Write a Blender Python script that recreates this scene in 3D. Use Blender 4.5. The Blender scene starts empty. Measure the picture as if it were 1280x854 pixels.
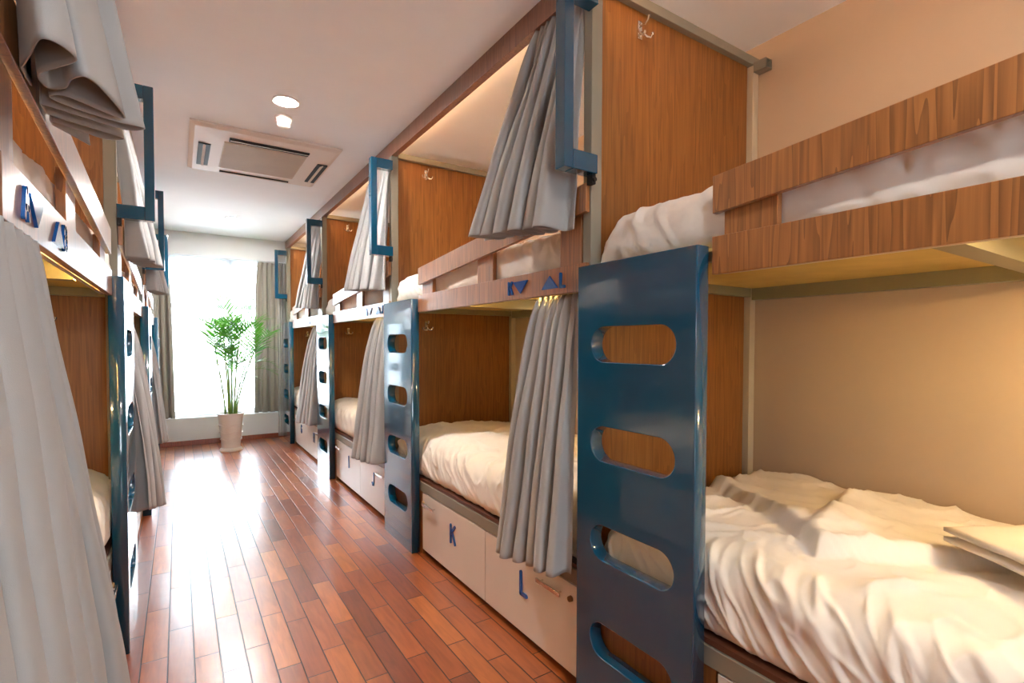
import bpy, bmesh, math, random
from mathutils import Vector, Matrix, noise
C = bpy.context.scene.collection
sc = bpy.context.scene
PI = math.pi
XR, XLF = 1.22, -0.19          # aisle faces of the right and left ladders
PITCH = 2.1
HC = 2.77
WALLX = 1.13                   # bunk depth behind the ladder face
YB = 7.836

# ------------------------------------------------------------------ materials
def mat(name):
    m = bpy.data.materials.new(name); m.use_nodes = True
    nt = m.node_tree; b = nt.nodes['Principled BSDF']
    return m, nt, b
def N(nt, t, **k):
    n = nt.nodes.new(t)
    for a, v in k.items():
        if a in n.inputs: n.inputs[a].default_value = v
        else: setattr(n, a, v)
    return n
def L(nt, a, b): nt.links.new(a, b)
def ramp(nt, fac, stops):
    r = nt.nodes.new('ShaderNodeValToRGB'); e = r.color_ramp.elements
    while len(e) < len(stops): e.new(0.5)
    for i, (p, c) in enumerate(stops):
        e[i].position = p; e[i].color = (*c, 1)
    L(nt, fac, r.inputs[0]); return r.outputs[0]
def srgb(r, g, b):
    f = lambda v: ((v/255+0.055)/1.055)**2.4 if v > 10 else v/255/12.92
    return (f(r), f(g), f(b))
def plain(name, col, rough=0.5, metal=0.0, bump=0.0, bscale=80, coat=0.0, coat_rough=0.1, var=0.04):
    m, nt, b = mat(name)
    tc = N(nt, 'ShaderNodeTexCoord')
    n = N(nt, 'ShaderNodeTexNoise'); n.inputs['Scale'].default_value = 6; n.inputs['Detail'].default_value = 4
    L(nt, tc.outputs['Object'], n.inputs['Vector'])
    lo = tuple(c*(1-var) for c in col); hi = tuple(min(1, c*(1+var)) for c in col)
    L(nt, ramp(nt, n.outputs['Fac'], [(0.3, lo), (0.7, hi)]), b.inputs['Base Color'])
    b.inputs['Roughness'].default_value = rough; b.inputs['Metallic'].default_value = metal
    b.inputs['Coat Weight'].default_value = coat; b.inputs['Coat Roughness'].default_value = coat_rough
    if bump:
        n2 = N(nt, 'ShaderNodeTexNoise'); n2.inputs['Scale'].default_value = bscale; n2.inputs['Detail'].default_value = 3
        L(nt, tc.outputs['Object'], n2.inputs['Vector'])
        bp = N(nt, 'ShaderNodeBump'); bp.inputs['Strength'].default_value = bump; bp.inputs['Distance'].default_value = 0.002
        L(nt, n2.outputs['Fac'], bp.inputs['Height']); L(nt, bp.outputs[0], b.inputs['Normal'])
    return m
def wood(name, dark, mid, light, rough=0.38, coat=0.25, grain=1.0, ring=0.62):
    m, nt, b = mat(name)
    tc = N(nt, 'ShaderNodeTexCoord')
    mp = N(nt, 'ShaderNodeMapping'); mp.inputs['Scale'].default_value = (14*grain, 14*grain, 0.9)
    L(nt, tc.outputs['Object'], mp.inputs[0])
    n1 = N(nt, 'ShaderNodeTexNoise'); n1.inputs['Scale'].default_value = 1.0; n1.inputs['Detail'].default_value = 2; n1.inputs['Distortion'].default_value = 0.4
    L(nt, mp.outputs[0], n1.inputs['Vector'])
    # cathedral rings out of the slow noise
    mul = N(nt, 'ShaderNodeMath', operation='MULTIPLY'); mul.inputs[1].default_value = 9
    L(nt, n1.outputs['Fac'], mul.inputs[0])
    fr = N(nt, 'ShaderNodeMath', operation='FRACT'); L(nt, mul.outputs[0], fr.inputs[0])
    mp2 = N(nt, 'ShaderNodeMapping'); mp2.inputs['Scale'].default_value = (110*grain, 110*grain, 4)
    L(nt, tc.outputs['Object'], mp2.inputs[0])
    n2 = N(nt, 'ShaderNodeTexNoise'); n2.inputs['Scale'].default_value = 1.0; n2.inputs['Detail'].default_value = 4
    L(nt, mp2.outputs[0], n2.inputs['Vector'])
    mx = N(nt, 'ShaderNodeMix', data_type='FLOAT'); mx.inputs[0].default_value = ring
    L(nt, fr.outputs[0], mx.inputs[2]); L(nt, n2.outputs['Fac'], mx.inputs[3])
    col = ramp(nt, mx.outputs[0], [(0.18, dark), (0.5, mid), (0.85, light)])
    L(nt, col, b.inputs['Base Color'])
    b.inputs['Roughness'].default_value = rough
    b.inputs['Coat Weight'].default_value = coat; b.inputs['Coat Roughness'].default_value = 0.34; b.inputs['Coat IOR'].default_value = 1.62
    bp = N(nt, 'ShaderNodeBump'); bp.inputs['Strength'].default_value = 0.12; bp.inputs['Distance'].default_value = 0.001
    L(nt, n2.outputs['Fac'], bp.inputs['Height']); L(nt, bp.outputs[0], b.inputs['Normal'])
    return m
def cloth(name, col, rough=0.9, bump=0.25, trans=0.0, weave=900):
    m, nt, b = mat(name)
    tc = N(nt, 'ShaderNodeTexCoord')
    n = N(nt, 'ShaderNodeTexNoise'); n.inputs['Scale'].default_value = 4; n.inputs['Detail'].default_value = 5
    L(nt, tc.outputs['Object'], n.inputs['Vector'])
    L(nt, ramp(nt, n.outputs['Fac'], [(0.3, tuple(c*0.95 for c in col)), (0.7, tuple(min(1, c*1.04) for c in col))]), b.inputs['Base Color'])
    b.inputs['Roughness'].default_value = rough
    b.inputs['Sheen Weight'].default_value = 0.15
    b.inputs['Specular IOR Level'].default_value = 0.2
    n2 = N(nt, 'ShaderNodeTexNoise'); n2.inputs['Scale'].default_value = weave; n2.inputs['Detail'].default_value = 1
    L(nt, tc.outputs['Object'], n2.inputs['Vector'])
    bp = N(nt, 'ShaderNodeBump'); bp.inputs['Strength'].default_value = bump; bp.inputs['Distance'].default_value = 0.001
    L(nt, n2.outputs['Fac'], bp.inputs['Height']); L(nt, bp.outputs[0], b.inputs['Normal'])
    if trans:
        tr = N(nt, 'ShaderNodeBsdfTranslucent'); tr.inputs['Color'].default_value = (*col, 1)
        ms = N(nt, 'ShaderNodeMixShader'); ms.inputs[0].default_value = trans
        out = nt.nodes['Material Output']
        L(nt, b.outputs[0], ms.inputs[1]); L(nt, tr.outputs[0], ms.inputs[2]); L(nt, ms.outputs[0], out.inputs['Surface'])
    return m
def emit(name, col, strength):
    m, nt, b = mat(name)
    b.inputs['Base Color'].default_value = (*col, 1)
    b.inputs['Emission Color'].default_value = (*col, 1); b.inputs['Emission Strength'].default_value = strength
    return m

M = {}
M['panel'] = wood('oak_panel', srgb(104, 64, 26), srgb(138, 88, 38), srgb(162, 108, 52), rough=0.42, coat=0.2, ring=0.8)
M['board'] = wood('oak_board', srgb(108, 64, 27), srgb(156, 99, 47), srgb(184, 123, 65), rough=0.32, coat=1.0, grain=1.3)
M['cornice'] = wood('oak_cornice', srgb(105, 66, 46), srgb(128, 84, 62), srgb(150, 102, 78), rough=0.4, coat=0.4)
M['ply'] = plain('plywood', srgb(205, 180, 105), 0.6, bump=0.1, var=0.1)
M['edgewood'] = plain('dark_plywood_edge', srgb(92, 52, 34), 0.5)
M['blue'] = plain('petrol_blue_lacquer', srgb(0, 72, 102), 0.18, bump=0.10, bscale=22, coat=1.0, coat_rough=0.06, var=0.03)
M['letter'] = plain('blue_acrylic', srgb(8, 92, 170), 0.15, coat=0.6)
M['steel'] = plain('grey_painted_steel', srgb(138, 134, 120), 0.38, bump=0.05, coat=0.2)
M['steel2'] = plain('olive_grey_steel', srgb(140, 134, 104), 0.4)
M['drawer'] = plain('cream_white_laminate', srgb(226, 218, 208), 0.3, coat=0.25, coat_rough=0.15, var=0.015)
M['strip'] = plain('beige_edge_strip', srgb(196, 184, 160), 0.5)
M['black'] = plain('black_gap', srgb(18, 16, 15), 0.7)
M['chrome'] = plain('brushed_chrome', (0.72, 0.70, 0.67), 0.22, metal=1.0, var=0.02)
M['darkchrome'] = plain('aged_brass', srgb(150, 125, 90), 0.3, metal=1.0)
M['alu'] = plain('aluminium_track', (0.75, 0.75, 0.74), 0.35, metal=1.0)
M['duvet'] = cloth('white_cotton_duvet', srgb(240, 234, 226), bump=0.15)
M['blanket'] = cloth('folded_white_blanket', srgb(236, 226, 214), bump=0.4, weave=350)
M['curtain'] = cloth('grey_beige_curtain', srgb(180, 181, 181), rough=0.85, bump=0.4, trans=0.06)
M['drape'] = cloth('grey_window_drape', srgb(168, 162, 152), rough=0.85, trans=0.15)
M['ceiling'] = plain('ceiling_paint', srgb(243, 246, 250), 0.85, bump=0.06, bscale=40, var=0.01)
M['wall'] = plain('wall_paint', srgb(194, 172, 148), 0.8, bump=0.1, bscale=160, var=0.015)
M['backwall'] = plain('white_wall_paint', srgb(228, 232, 236), 0.75, var=0.01)
M['plastic'] = plain('white_plastic', srgb(228, 218, 210), 0.6, var=0.01)
M['grille'] = plain('beige_grille', srgb(205, 190, 172), 0.6)
M['dark'] = plain('dark_slot', srgb(40, 36, 34), 0.7)
M['skirt'] = wood('red_brown_skirting', srgb(110, 50, 30), srgb(140, 66, 40), srgb(165, 84, 52), rough=0.3)
M['pot'] = plain('cream_ceramic', srgb(222, 218, 212), 0.3, coat=0.5)
M['soil'] = plain('potting_soil', srgb(60, 44, 32), 0.95, bump=1.0, bscale=60, var=0.3)
M['cane'] = plain('palm_cane', srgb(120, 150, 70), 0.5, var=0.25)
M['leaf'] = cloth('palm_leaf', srgb(84, 150, 50), rough=0.45, bump=0.0, trans=0.35)
M['led'] = emit('warm_led', (1.0, 0.68, 0.22), 55)
M['led_up'] = emit('warm_led_upper', (1.0, 0.62, 0.30), 26)
M['lamp'] = emit('lamp_lens', (1.0, 0.95, 0.89), 380)
M['lamp_added'] = emit('added_dim_lens', (1.0, 0.93, 0.86), 170)
M['berth_on'] = emit('added_berth_lens', (1.0, 0.70, 0.34), 150)
M['berth_dim'] = emit('added_berth_lens_dim', (1.0, 0.72, 0.36), 70)
M['frame'] = plain('white_window_frame', srgb(235, 238, 240), 0.4, var=0.01)

# sheer cloth
def sheer():
    m, nt, b = mat('white_sheer_voile')
    tr = N(nt, 'ShaderNodeBsdfTransparent'); tl = N(nt, 'ShaderNodeBsdfTranslucent'); df = N(nt, 'ShaderNodeBsdfDiffuse')
    for n in (tl, df): n.inputs['Color'].default_value = (0.93, 0.95, 0.97, 1)
    tc = N(nt, 'ShaderNodeTexCoord'); no = N(nt, 'ShaderNodeTexNoise'); no.inputs['Scale'].default_value = 30
    L(nt, tc.outputs['Object'], no.inputs['Vector'])
    a = N(nt, 'ShaderNodeMixShader'); a.inputs[0].default_value = 0.3
    L(nt, tl.outputs[0], a.inputs[1]); L(nt, df.outputs[0], a.inputs[2])
    mr = N(nt, 'ShaderNodeMapRange'); mr.inputs['To Min'].default_value = 0.34; mr.inputs['To Max'].default_value = 0.42
    L(nt, no.outputs['Fac'], mr.inputs['Value'])
    s = N(nt, 'ShaderNodeMixShader'); L(nt, mr.outputs[0], s.inputs[0])
    L(nt, tr.outputs[0], s.inputs[1]); L(nt, a.outputs[0], s.inputs[2])
    L(nt, s.outputs[0], nt.nodes['Material Output'].inputs['Surface'])
    return m
M['sheer'] = sheer()
def glass():
    m, nt, b = mat('window_glass')
    tr = N(nt, 'ShaderNodeBsdfTransparent'); gl = N(nt, 'ShaderNodeBsdfGlossy'); gl.inputs['Roughness'].default_value = 0.02
    fr = N(nt, 'ShaderNodeFresnel'); fr.inputs['IOR'].default_value = 1.45
    s = N(nt, 'ShaderNodeMixShader'); L(nt, fr.outputs[0], s.inputs[0]); L(nt, tr.outputs[0], s.inputs[1]); L(nt, gl.outputs[0], s.inputs[2])
    L(nt, s.outputs[0], nt.nodes['Material Output'].inputs['Surface'])
    return m
M['glass'] = glass()

def floor_mat():
    m, nt, b = mat('merbau_plank_floor')
    tc = N(nt, 'ShaderNodeTexCoord'); sp = N(nt, 'ShaderNodeSeparateXYZ'); L(nt, tc.outputs['Object'], sp.inputs[0])
    def mth(op, a, b_=None, c=None):
        n = N(nt, 'ShaderNodeMath', operation=op)
        for i, v in enumerate((a, b_, c)):
            if v is None: continue
            if isinstance(v, (int, float)): n.inputs[i].default_value = v
            else: L(nt, v, n.inputs[i])
        return n.outputs[0]
    W, LEN = 0.0935, 0.48
    u = mth('DIVIDE', mth('SUBTRACT', sp.outputs['X'], 0.040), W)
    iu = mth('FLOOR', u); fu = mth('SUBTRACT', u, iu)
    wn = N(nt, 'ShaderNodeTexWhiteNoise', noise_dimensions='1D'); L(nt, iu, wn.inputs['W'])
    half = mth('MULTIPLY', mth('ABSOLUTE', mth('MODULO', iu, 2)), 0.5)
    off = mth('ADD', half, mth('MULTIPLY', wn.outputs['Value'], 0.32))
    v = mth('ADD', mth('DIVIDE', sp.outputs['Y'], LEN), mth('ADD', off, 0.6))
    iv = mth('FLOOR', v); fv = mth('SUBTRACT', v, iv)
    cb = N(nt, 'ShaderNodeCombineXYZ'); L(nt, iu, cb.inputs[0]); L(nt, iv, cb.inputs[1])
    w2 = N(nt, 'ShaderNodeTexWhiteNoise', noise_dimensions='3D'); L(nt, cb.outputs[0], w2.inputs['Vector'])
    base = ramp(nt, w2.outputs['Value'], [(0.0, srgb(128, 60, 30)), (0.3, srgb(158, 78, 34)), (0.7, srgb(176, 92, 38)), (1.0, srgb(200, 114, 48))])
    # grain
    add = N(nt, 'ShaderNodeVectorMath', operation='MULTIPLY'); L(nt, w2.outputs['Color'], add.inputs[0]); add.inputs[1].default_value = (20, 20, 20)
    ad2 = N(nt, 'ShaderNodeVectorMath', operation='ADD'); L(nt, tc.outputs['Object'], ad2.inputs[0]); L(nt, add.outputs[0], ad2.inputs[1])
    mp = N(nt, 'ShaderNodeMapping'); mp.inputs['Scale'].default_value = (26, 3, 1); L(nt, ad2.outputs[0], mp.inputs[0])
    g = N(nt, 'ShaderNodeTexNoise'); g.inputs['Scale'].default_value = 1.5; g.inputs['Detail'].default_value = 6; g.inputs['Distortion'].default_value = 0.8
    L(nt, mp.outputs[0], g.inputs['Vector'])
    gc = ramp(nt, g.outputs['Fac'], [(0.25, (0.62, 0.6, 0.6)), (0.6, (1, 1, 1)), (0.8, (1.18, 1.14, 1.1))])
    mu = N(nt, 'ShaderNodeMix', data_type='RGBA', blend_type='MULTIPLY'); mu.inputs[0].default_value = 0.8
    L(nt, base, mu.inputs[6]); L(nt, gc, mu.inputs[7])
    # gaps
    du = mth('MINIMUM', fu, mth('SUBTRACT', 1, fu)); dv = mth('MULTIPLY', mth('MINIMUM', fv, mth('SUBTRACT', 1, fv)), LEN/W)
    d = mth('MINIMUM', du, dv)
    gp = N(nt, 'ShaderNodeMapRange', interpolation_type='SMOOTHSTEP'); gp.inputs['From Min'].default_value = 0.014; gp.inputs['From Max'].default_value = 0.034
    L(nt, d, gp.inputs['Value'])
    mg = N(nt, 'ShaderNodeMix', data_type='RGBA'); L(nt, gp.outputs[0], mg.inputs[0])
    mg.inputs[6].default_value = (*srgb(52, 22, 14), 1); L(nt, mu.outputs[2], mg.inputs[7])
    L(nt, mg.outputs[2], b.inputs['Base Color'])
    # gloss varies a little from plank to plank
    rr = N(nt, 'ShaderNodeMapRange'); rr.inputs['To Min'].default_value = 0.34; rr.inputs['To Max'].default_value = 0.46
    L(nt, w2.outputs['Value'], rr.inputs['Value']); L(nt, rr.outputs[0], b.inputs['Roughness'])
    b.inputs['Specular IOR Level'].default_value = 0.5
    b.inputs['Coat Weight'].default_value = 1.0; b.inputs['Coat Roughness'].default_value = 0.23; b.inputs['Coat IOR'].default_value = 1.55
    # each plank tilts and cups slightly, gaps sink
    nz = N(nt, 'ShaderNodeTexNoise'); nz.inputs['Scale'].default_value = 7; nz.inputs['Detail'].default_value = 2
    L(nt, ad2.outputs[0], nz.inputs['Vector'])
    tl = mth('MULTIPLY', mth('SUBTRACT', w2.outputs['Value'], 0.5), mth('ADD', fu, mth('MULTIPLY', fv, 2.0)))
    h = mth('ADD', mth('MULTIPLY', gp.outputs[0], 1.0), mth('ADD', mth('MULTIPLY', nz.outputs['Fac'], 0.9), mth('MULTIPLY', tl, 0.55)))
    bp = N(nt, 'ShaderNodeBump'); bp.inputs['Strength'].default_value = 0.75; bp.inputs['Distance'].default_value = 0.0028
    L(nt, h, bp.inputs['Height']); L(nt, bp.outputs[0], b.inputs['Normal']); L(nt, bp.outputs[0], b.inputs['Coat Normal'])
    return m
M['floor'] = floor_mat()

# ------------------------------------------------------------------ mesh helpers
def box(bm, x0, x1, y0, y1, z0, z1, m=None, bev=0.0):
    r = bmesh.ops.create_cube(bm, size=1.0)
    vs = r['verts']
    bmesh.ops.scale(bm, vec=(abs(x1-x0), abs(y1-y0), abs(z1-z0)), verts=vs)
    bmesh.ops.translate(bm, vec=((x0+x1)/2, (y0+y1)/2, (z0+z1)/2), verts=vs)
    if bev:
        es = list({e for v in vs for e in v.link_edges})
        g = bmesh.ops.bevel(bm, geom=es, offset=bev, segments=2, affect='EDGES', profile=0.5)
        vs = list({v for f in g['faces'] for v in f.verts} | {v for v in vs if v.is_valid})
    if m is not None: bmesh.ops.transform(bm, matrix=m, verts=vs)
    return vs
def cyl(bm, p0, p1, r0, r1=None, seg=16, cap=True):
    r1 = r0 if r1 is None else r1
    p0, p1 = Vector(p0), Vector(p1); d = p1-p0
    r = bmesh.ops.create_cone(bm, cap_ends=cap, segments=seg, radius1=r0, radius2=r1, depth=d.length)
    q = d.to_track_quat('Z', 'Y').to_matrix().to_4x4()
    bmesh.ops.transform(bm, matrix=Matrix.Translation((p0+p1)/2) @ q, verts=r['verts'])
    return r['verts']
def tube(bm, pts, rad, seg=8):
    pts = [Vector(p) for p in pts]
    rad = rad if isinstance(rad, (list, tuple)) else [rad]*len(pts)
    rings = []; up = Vector((0.31, 0.17, 0.93))
    for i, p in enumerate(pts):
        d = (pts[min(i+1, len(pts)-1)]-pts[max(i-1, 0)]).normalized()
        a = d.cross(up)
        if a.length < 1e-3: a = d.cross(Vector((1, 0, 0)))
        a.normalize(); b = d.cross(a)
        rings.append([bm.verts.new(p+(a*math.cos(t*2*PI/seg)+b*math.sin(t*2*PI/seg))*rad[i]) for t in range(seg)])
    for r0, r1 in zip(rings, rings[1:]):
        for t in range(seg): bm.faces.new((r0[t], r0[(t+1) % seg], r1[(t+1) % seg], r1[t]))
    bm.faces.new(rings[0][::-1]); bm.faces.new(rings[-1])
def lathe(bm, prof, seg=40, c=(0, 0, 0)):
    rings = [[bm.verts.new((c[0]+r*math.cos(t*2*PI/seg), c[1]+r*math.sin(t*2*PI/seg), c[2]+z)) for t in range(seg)] for r, z in prof]
    for a, b in zip(rings, rings[1:]):
        for t in range(seg): bm.faces.new((a[t], a[(t+1) % seg], b[(t+1) % seg], b[t]))
    bm.faces.new(rings[0][::-1]); bm.faces.new(rings[-1])
def obj(name, bm, m, parent=None, smooth=False, flip=False, angle=None):
    """link the bmesh as one object; flip mirrors it in x (left-hand side of the aisle)"""
    if flip:
        bmesh.ops.scale(bm, vec=(-1, 1, 1), verts=bm.verts)
    bmesh.ops.recalc_face_normals(bm, faces=bm.faces)
    me = bpy.data.meshes.new(name); bm.to_mesh(me); bm.free()
    if smooth:
        for p in me.polygons: p.use_smooth = True
        if angle: me.set_sharp_from_angle(angle=angle)
    o = bpy.data.objects.new(name, me); C.objects.link(o)
    me.materials.append(m)
    if parent: o.parent = parent
    return o
def tag(o, label=None, cat=None, group=None, kind=None):
    if label: o['label'] = label
    if cat: o['category'] = cat
    if group: o['group'] = group
    if kind: o['kind'] = kind
    return o
def thing(name, label, cat, loc=(0, 0, 0), group=None):
    o = bpy.data.objects.new(name, None); C.objects.link(o); o.location = loc; o.empty_display_size = 0.1
    return tag(o, label, cat, group)
def B(): return bmesh.new()
def struct(name, bm, m, parent=None, **k):
    o = obj(name, bm, m, parent, **k)
    if parent is None: o['kind'] = 'structure'
    return o

# ------------------------------------------------------------------ the room
bm = B(); box(bm, -1.6, 2.7, -2.2, YB+0.6, -0.08, 0.0); struct('floor', bm, M['floor'])
bm = B(); box(bm, -1.6, 2.7, -2.2, YB+0.6, HC, HC+0.1); struct('ceiling', bm, M['ceiling'])
xrw, xlw = XR+WALLX, XLF-WALLX
bm = B(); box(bm, xrw, xrw+0.12, -2.2, YB+0.6, 0, HC); struct('wall_right', bm, M['wall'])
bm = B(); box(bm, xlw-0.12, xlw, -2.2, YB+0.6, 0, HC); struct('wall_left', bm, M['wall'])
bm = B()
box(bm, xlw, xrw, -2.2, -2.1, 0, 0.8); box(bm, xlw, xrw, -2.2, -2.1, 2.5, HC); box(bm, xlw, 0.30, -2.2, -2.1, 0.8, 2.5); box(bm, 0.75, xrw, -2.2, -2.1, 0.8, 2.5)
struct('wall_rear', bm, M['wall'])
bm = B()
for a in ((0.30, 0.34), (0.71, 0.75)): box(bm, *a, -2.18, -2.12, 0.8, 2.5)
for a in ((0.8, 0.85), (2.45, 2.5)): box(bm, 0.30, 0.75, -2.18, -2.12, *a)
struct('added_rear_window', bm, M['frame'])  # unseen rear window, added to brighten the near end
# window wall: low wall with a deep sill, header beam, side piers
bm = B()
box(bm, xlw, xrw, YB, YB+0.34, 0, 0.355, bev=0.004)
box(bm, xlw, xrw, YB, YB+0.34, 2.475, HC)
box(bm, xlw, -0.85, YB+0.1, YB+0.34, 0.355, 2.475)
box(bm, 2.05, xrw, YB+0.1, YB+0.34, 0.355, 2.475)
struct('wall_back', bm, M['backwall'])
bm = B(); box(bm, xlw, xrw, YB-0.016, YB, 0, 0.062, bev=0.003); struct('baseboard_back', bm, M['skirt'])
# window with four casements
w1 = tag(bpy.data.objects.new('window_1', None), kind='structure'); C.objects.link(w1); w1.location = (0.6, YB+0.27, 0.355)
X0, X1, Z1 = -1.45, 1.45, 2.12
bm = B()
for i in range(5):
    x = X0+(X1-X0)*i/4; box(bm, x-0.03, x+0.03, -0.03, 0.03, 0, Z1, bev=0.004)
box(bm, X0, X1, -0.03, 0.03, 0, 0.06); box(bm, X0, X1, -0.03, 0.03, Z1-0.06, Z1); box(bm, X0, X1, -0.025, 0.025, 1.45, 1.51)
obj('window_frame', bm, M['frame'], w1)
for i in range(4):
    bm = B(); a = X0+(X1-X0)*i/4; b_ = a+(X1-X0)/4
    box(bm, a+0.03, b_-0.03, -0.004, 0.004, 0.06, Z1-0.06); obj('window_pane', bm, M['glass'], w1)
# wooden cornice boards running along both bunk rows
for nm, f in (('trim_1', 1), ('trim_2', -1)):
    bm = B()
    xs = (XR+0.062, XR+0.102) if f == 1 else (XLF-0.102, XLF-0.062)
    box(bm, *xs, -0.9, YB-0.002, 2.668, HC-0.001, bev=0.002); struct(nm, bm, M['cornice'])

# ------------------------------------------------------------------ glyphs
G = {
 'A': [[(0, 0), (.3, 1), (.6, 0)], [(.12, .35), (.48, .35)]],
 'B': [[(0, 0), (0, 1), (.35, 1), (.5, .88), (.5, .66), (.35, .53), (0, .53)], [(.35, .53), (.55, .4), (.55, .14), (.38, 0), (0, 0)]],
 'C': [[(.58, .8), (.45, .97), (.25, 1), (.08, .87), (0, .6), (0, .38), (.08, .13), (.25, 0), (.45, .03), (.58, .2)]],
 'D': [[(0, 0), (0, 1), (.3, 1), (.52, .8), (.58, .5), (.52, .2), (.3, 0), (0, 0)]],
 'E': [[(.5, 1), (0, 1), (0, 0), (.5, 0)], [(0, .52), (.42, .52)]],
 'F': [[(.5, 1), (0, 1), (0, 0)], [(0, .52), (.42, .52)]],
 'G': [[(.56, .82), (.42, .98), (.22, 1), (.06, .85), (0, .5), (.06, .15), (.22, 0), (.42, .02), (.56, .18), (.56, .45), (.32, .45)]],
 'H': [[(0, 0), (0, 1)], [(.52, 0), (.52, 1)], [(0, .52), (.52, .52)]],
 'I': [[(.25, 0), (.25, 1)]],
 'J': [[(.4, 1), (.4, .2), (.3, .03), (.14, 0), (0, .15)]],
 'K': [[(0, 0), (0, 1)], [(.5, 1), (.02, .42)], [(.2, .62), (.55, 0)]],
 'L': [[(0, 1), (0, 0), (.45, 0)]],
 'M': [[(0, 0), (0, 1), (.35, .35), (.7, 1), (.7, 0)]],
 'N': [[(0, 0), (0, 1), (.55, 0), (.55, 1)]],
}
def glyph(ch, y, z, h, r, side, xf, depth=0.006):
    """flat letter with round stroke ends standing on the plane x=xf, centred on y; reads from the aisle"""
    bm = B(); s = -1 if side == 'R' else 1
    w = max(p[0] for st in G[ch] for p in st)
    pt = lambda p: (y+s*(p[0]-w/2)*h, z+p[1]*h)
    for st in G[ch]:
        for a, b_ in zip(st, st[1:]):
            (ya, za), (yb, zb) = pt(a), pt(b_)
            ang = math.atan2(zb-za, yb-ya); out = []
            for k in range(9): t = ang+PI/2+PI*k/8; out.append((ya+r*math.cos(t), za+r*math.sin(t)))
            for k in range(9): t = ang-PI/2+PI*k/8; out.append((yb+r*math.cos(t), zb+r*math.sin(t)))
            f = [bm.verts.new((xf-depth, a_, b2)) for a_, b2 in out]; g = [bm.verts.new((xf, a_, b2)) for a_, b2 in out]
            bm.faces.new(f); bm.faces.new(g[::-1])
            for k in range(len(f)): bm.faces.new((f[k], f[(k+1) % len(f)], g[(k+1) % len(f)], g[k]))
    return bm
def tri(y0, y1, z0, z1, up, xf, depth=0.006):
    bm = B(); ym = (y0+y1)/2
    p = [(y0, z0), (y1, z0), (ym, z1)] if up else [(y0, z1), (ym, z0), (y1, z1)]
    f = [bm.verts.new((xf-depth, *q)) for q in p]; g = [bm.verts.new((xf, *q)) for q in p]
    bm.faces.new(f); bm.faces.new(g[::-1])
    for k in range(3): bm.faces.new((f[k], f[(k+1) % 3], g[(k+1) % 3], g[k]))
    return bm

# ------------------------------------------------------------------ the bunk (local: x into the bunk, y along the aisle, z up)
def ladder_mesh(y0, y1, H, th, flip):
    """board with four stadium holes, rounded edges"""
    cu = bpy.data.curves.new('c', 'CURVE'); cu.dimensions = '2D'; cu.fill_mode = 'BOTH'
    cu.extrude = th/2-0.003; cu.bevel_depth = 0.003; cu.bevel_resolution = 1; cu.offset = -0.003
    def poly(pts):
        s = cu.splines.new('POLY'); s.points.add(len(pts)-1)
        for p, q in zip(s.points, pts): p.co = (q[0], q[1], 0, 1)
        s.use_cyclic_u = True
    poly([(y0, 0), (y1, 0), (y1, H), (y0, H)])
    r = 0.061; yc = y0+0.252; hw = 0.182
    for zc in (1.332, 0.987, 0.642, 0.297):
        pts = []
        for k in range(25): t = -PI/2+PI*k/24; pts.append((yc+hw-r+r*math.cos(t), zc+r*math.sin(t)))
        for k in range(25): t = PI/2+PI*k/24; pts.append((yc-hw+r+r*math.cos(t), zc+r*math.sin(t)))
        poly(pts)
    o = bpy.data.objects.new('c', cu)
    C.objects.link(o); bpy.context.view_layer.update()
    dg = bpy.context.evaluated_depsgraph_get()
    me = bpy.data.meshes.new_from_object(o.evaluated_get(dg))
    bm = bmesh.new(); bm.from_mesh(me)
    # curve x -> y, curve y -> z, curve z -> x
    for v in bm.verts: v.co = Vector((v.co.z+th/2, v.co.x, v.co.y))
    bmesh.ops.remove_doubles(bm, verts=bm.verts, dist=1e-5)
    bpy.data.objects.remove(o); bpy.data.curves.remove(cu); bpy.data.meshes.remove(me)
    return bm

def hook(bm, x, y, z):
    """double coat hook on a plate, on a face looking to -y"""
    box(bm, x-0.011, x+0.011, y-0.005, y, z-0.035, z+0.035, bev=0.0008)
    cyl(bm, (x, y-0.005, z+0.02), (x, y-0.012, z+0.02), 0.006); cyl(bm, (x, y-0.005, z-0.012), (x, y-0.03, z-0.018), 0.006)
    for s in (-1, 1):
        tube(bm, [(x, y-0.018, z-0.018), (x+s*0.016, y-0.026, z-0.030), (x+s*0.032, y-0.030, z-0.030), (x+s*0.040, y-0.032, z-0.018), (x+s*0.041, y-0.033, z-0.010)], [0.005, 0.0045, 0.004, 0.004, 0.0055])
    tube(bm, [(x, y-0.006, z+0.015), (x, y-0.03, z+0.012), (x, y-0.045, z+0.022), (x, y-0.05, z+0.036)], [0.005, 0.0045, 0.004, 0.006])

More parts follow.
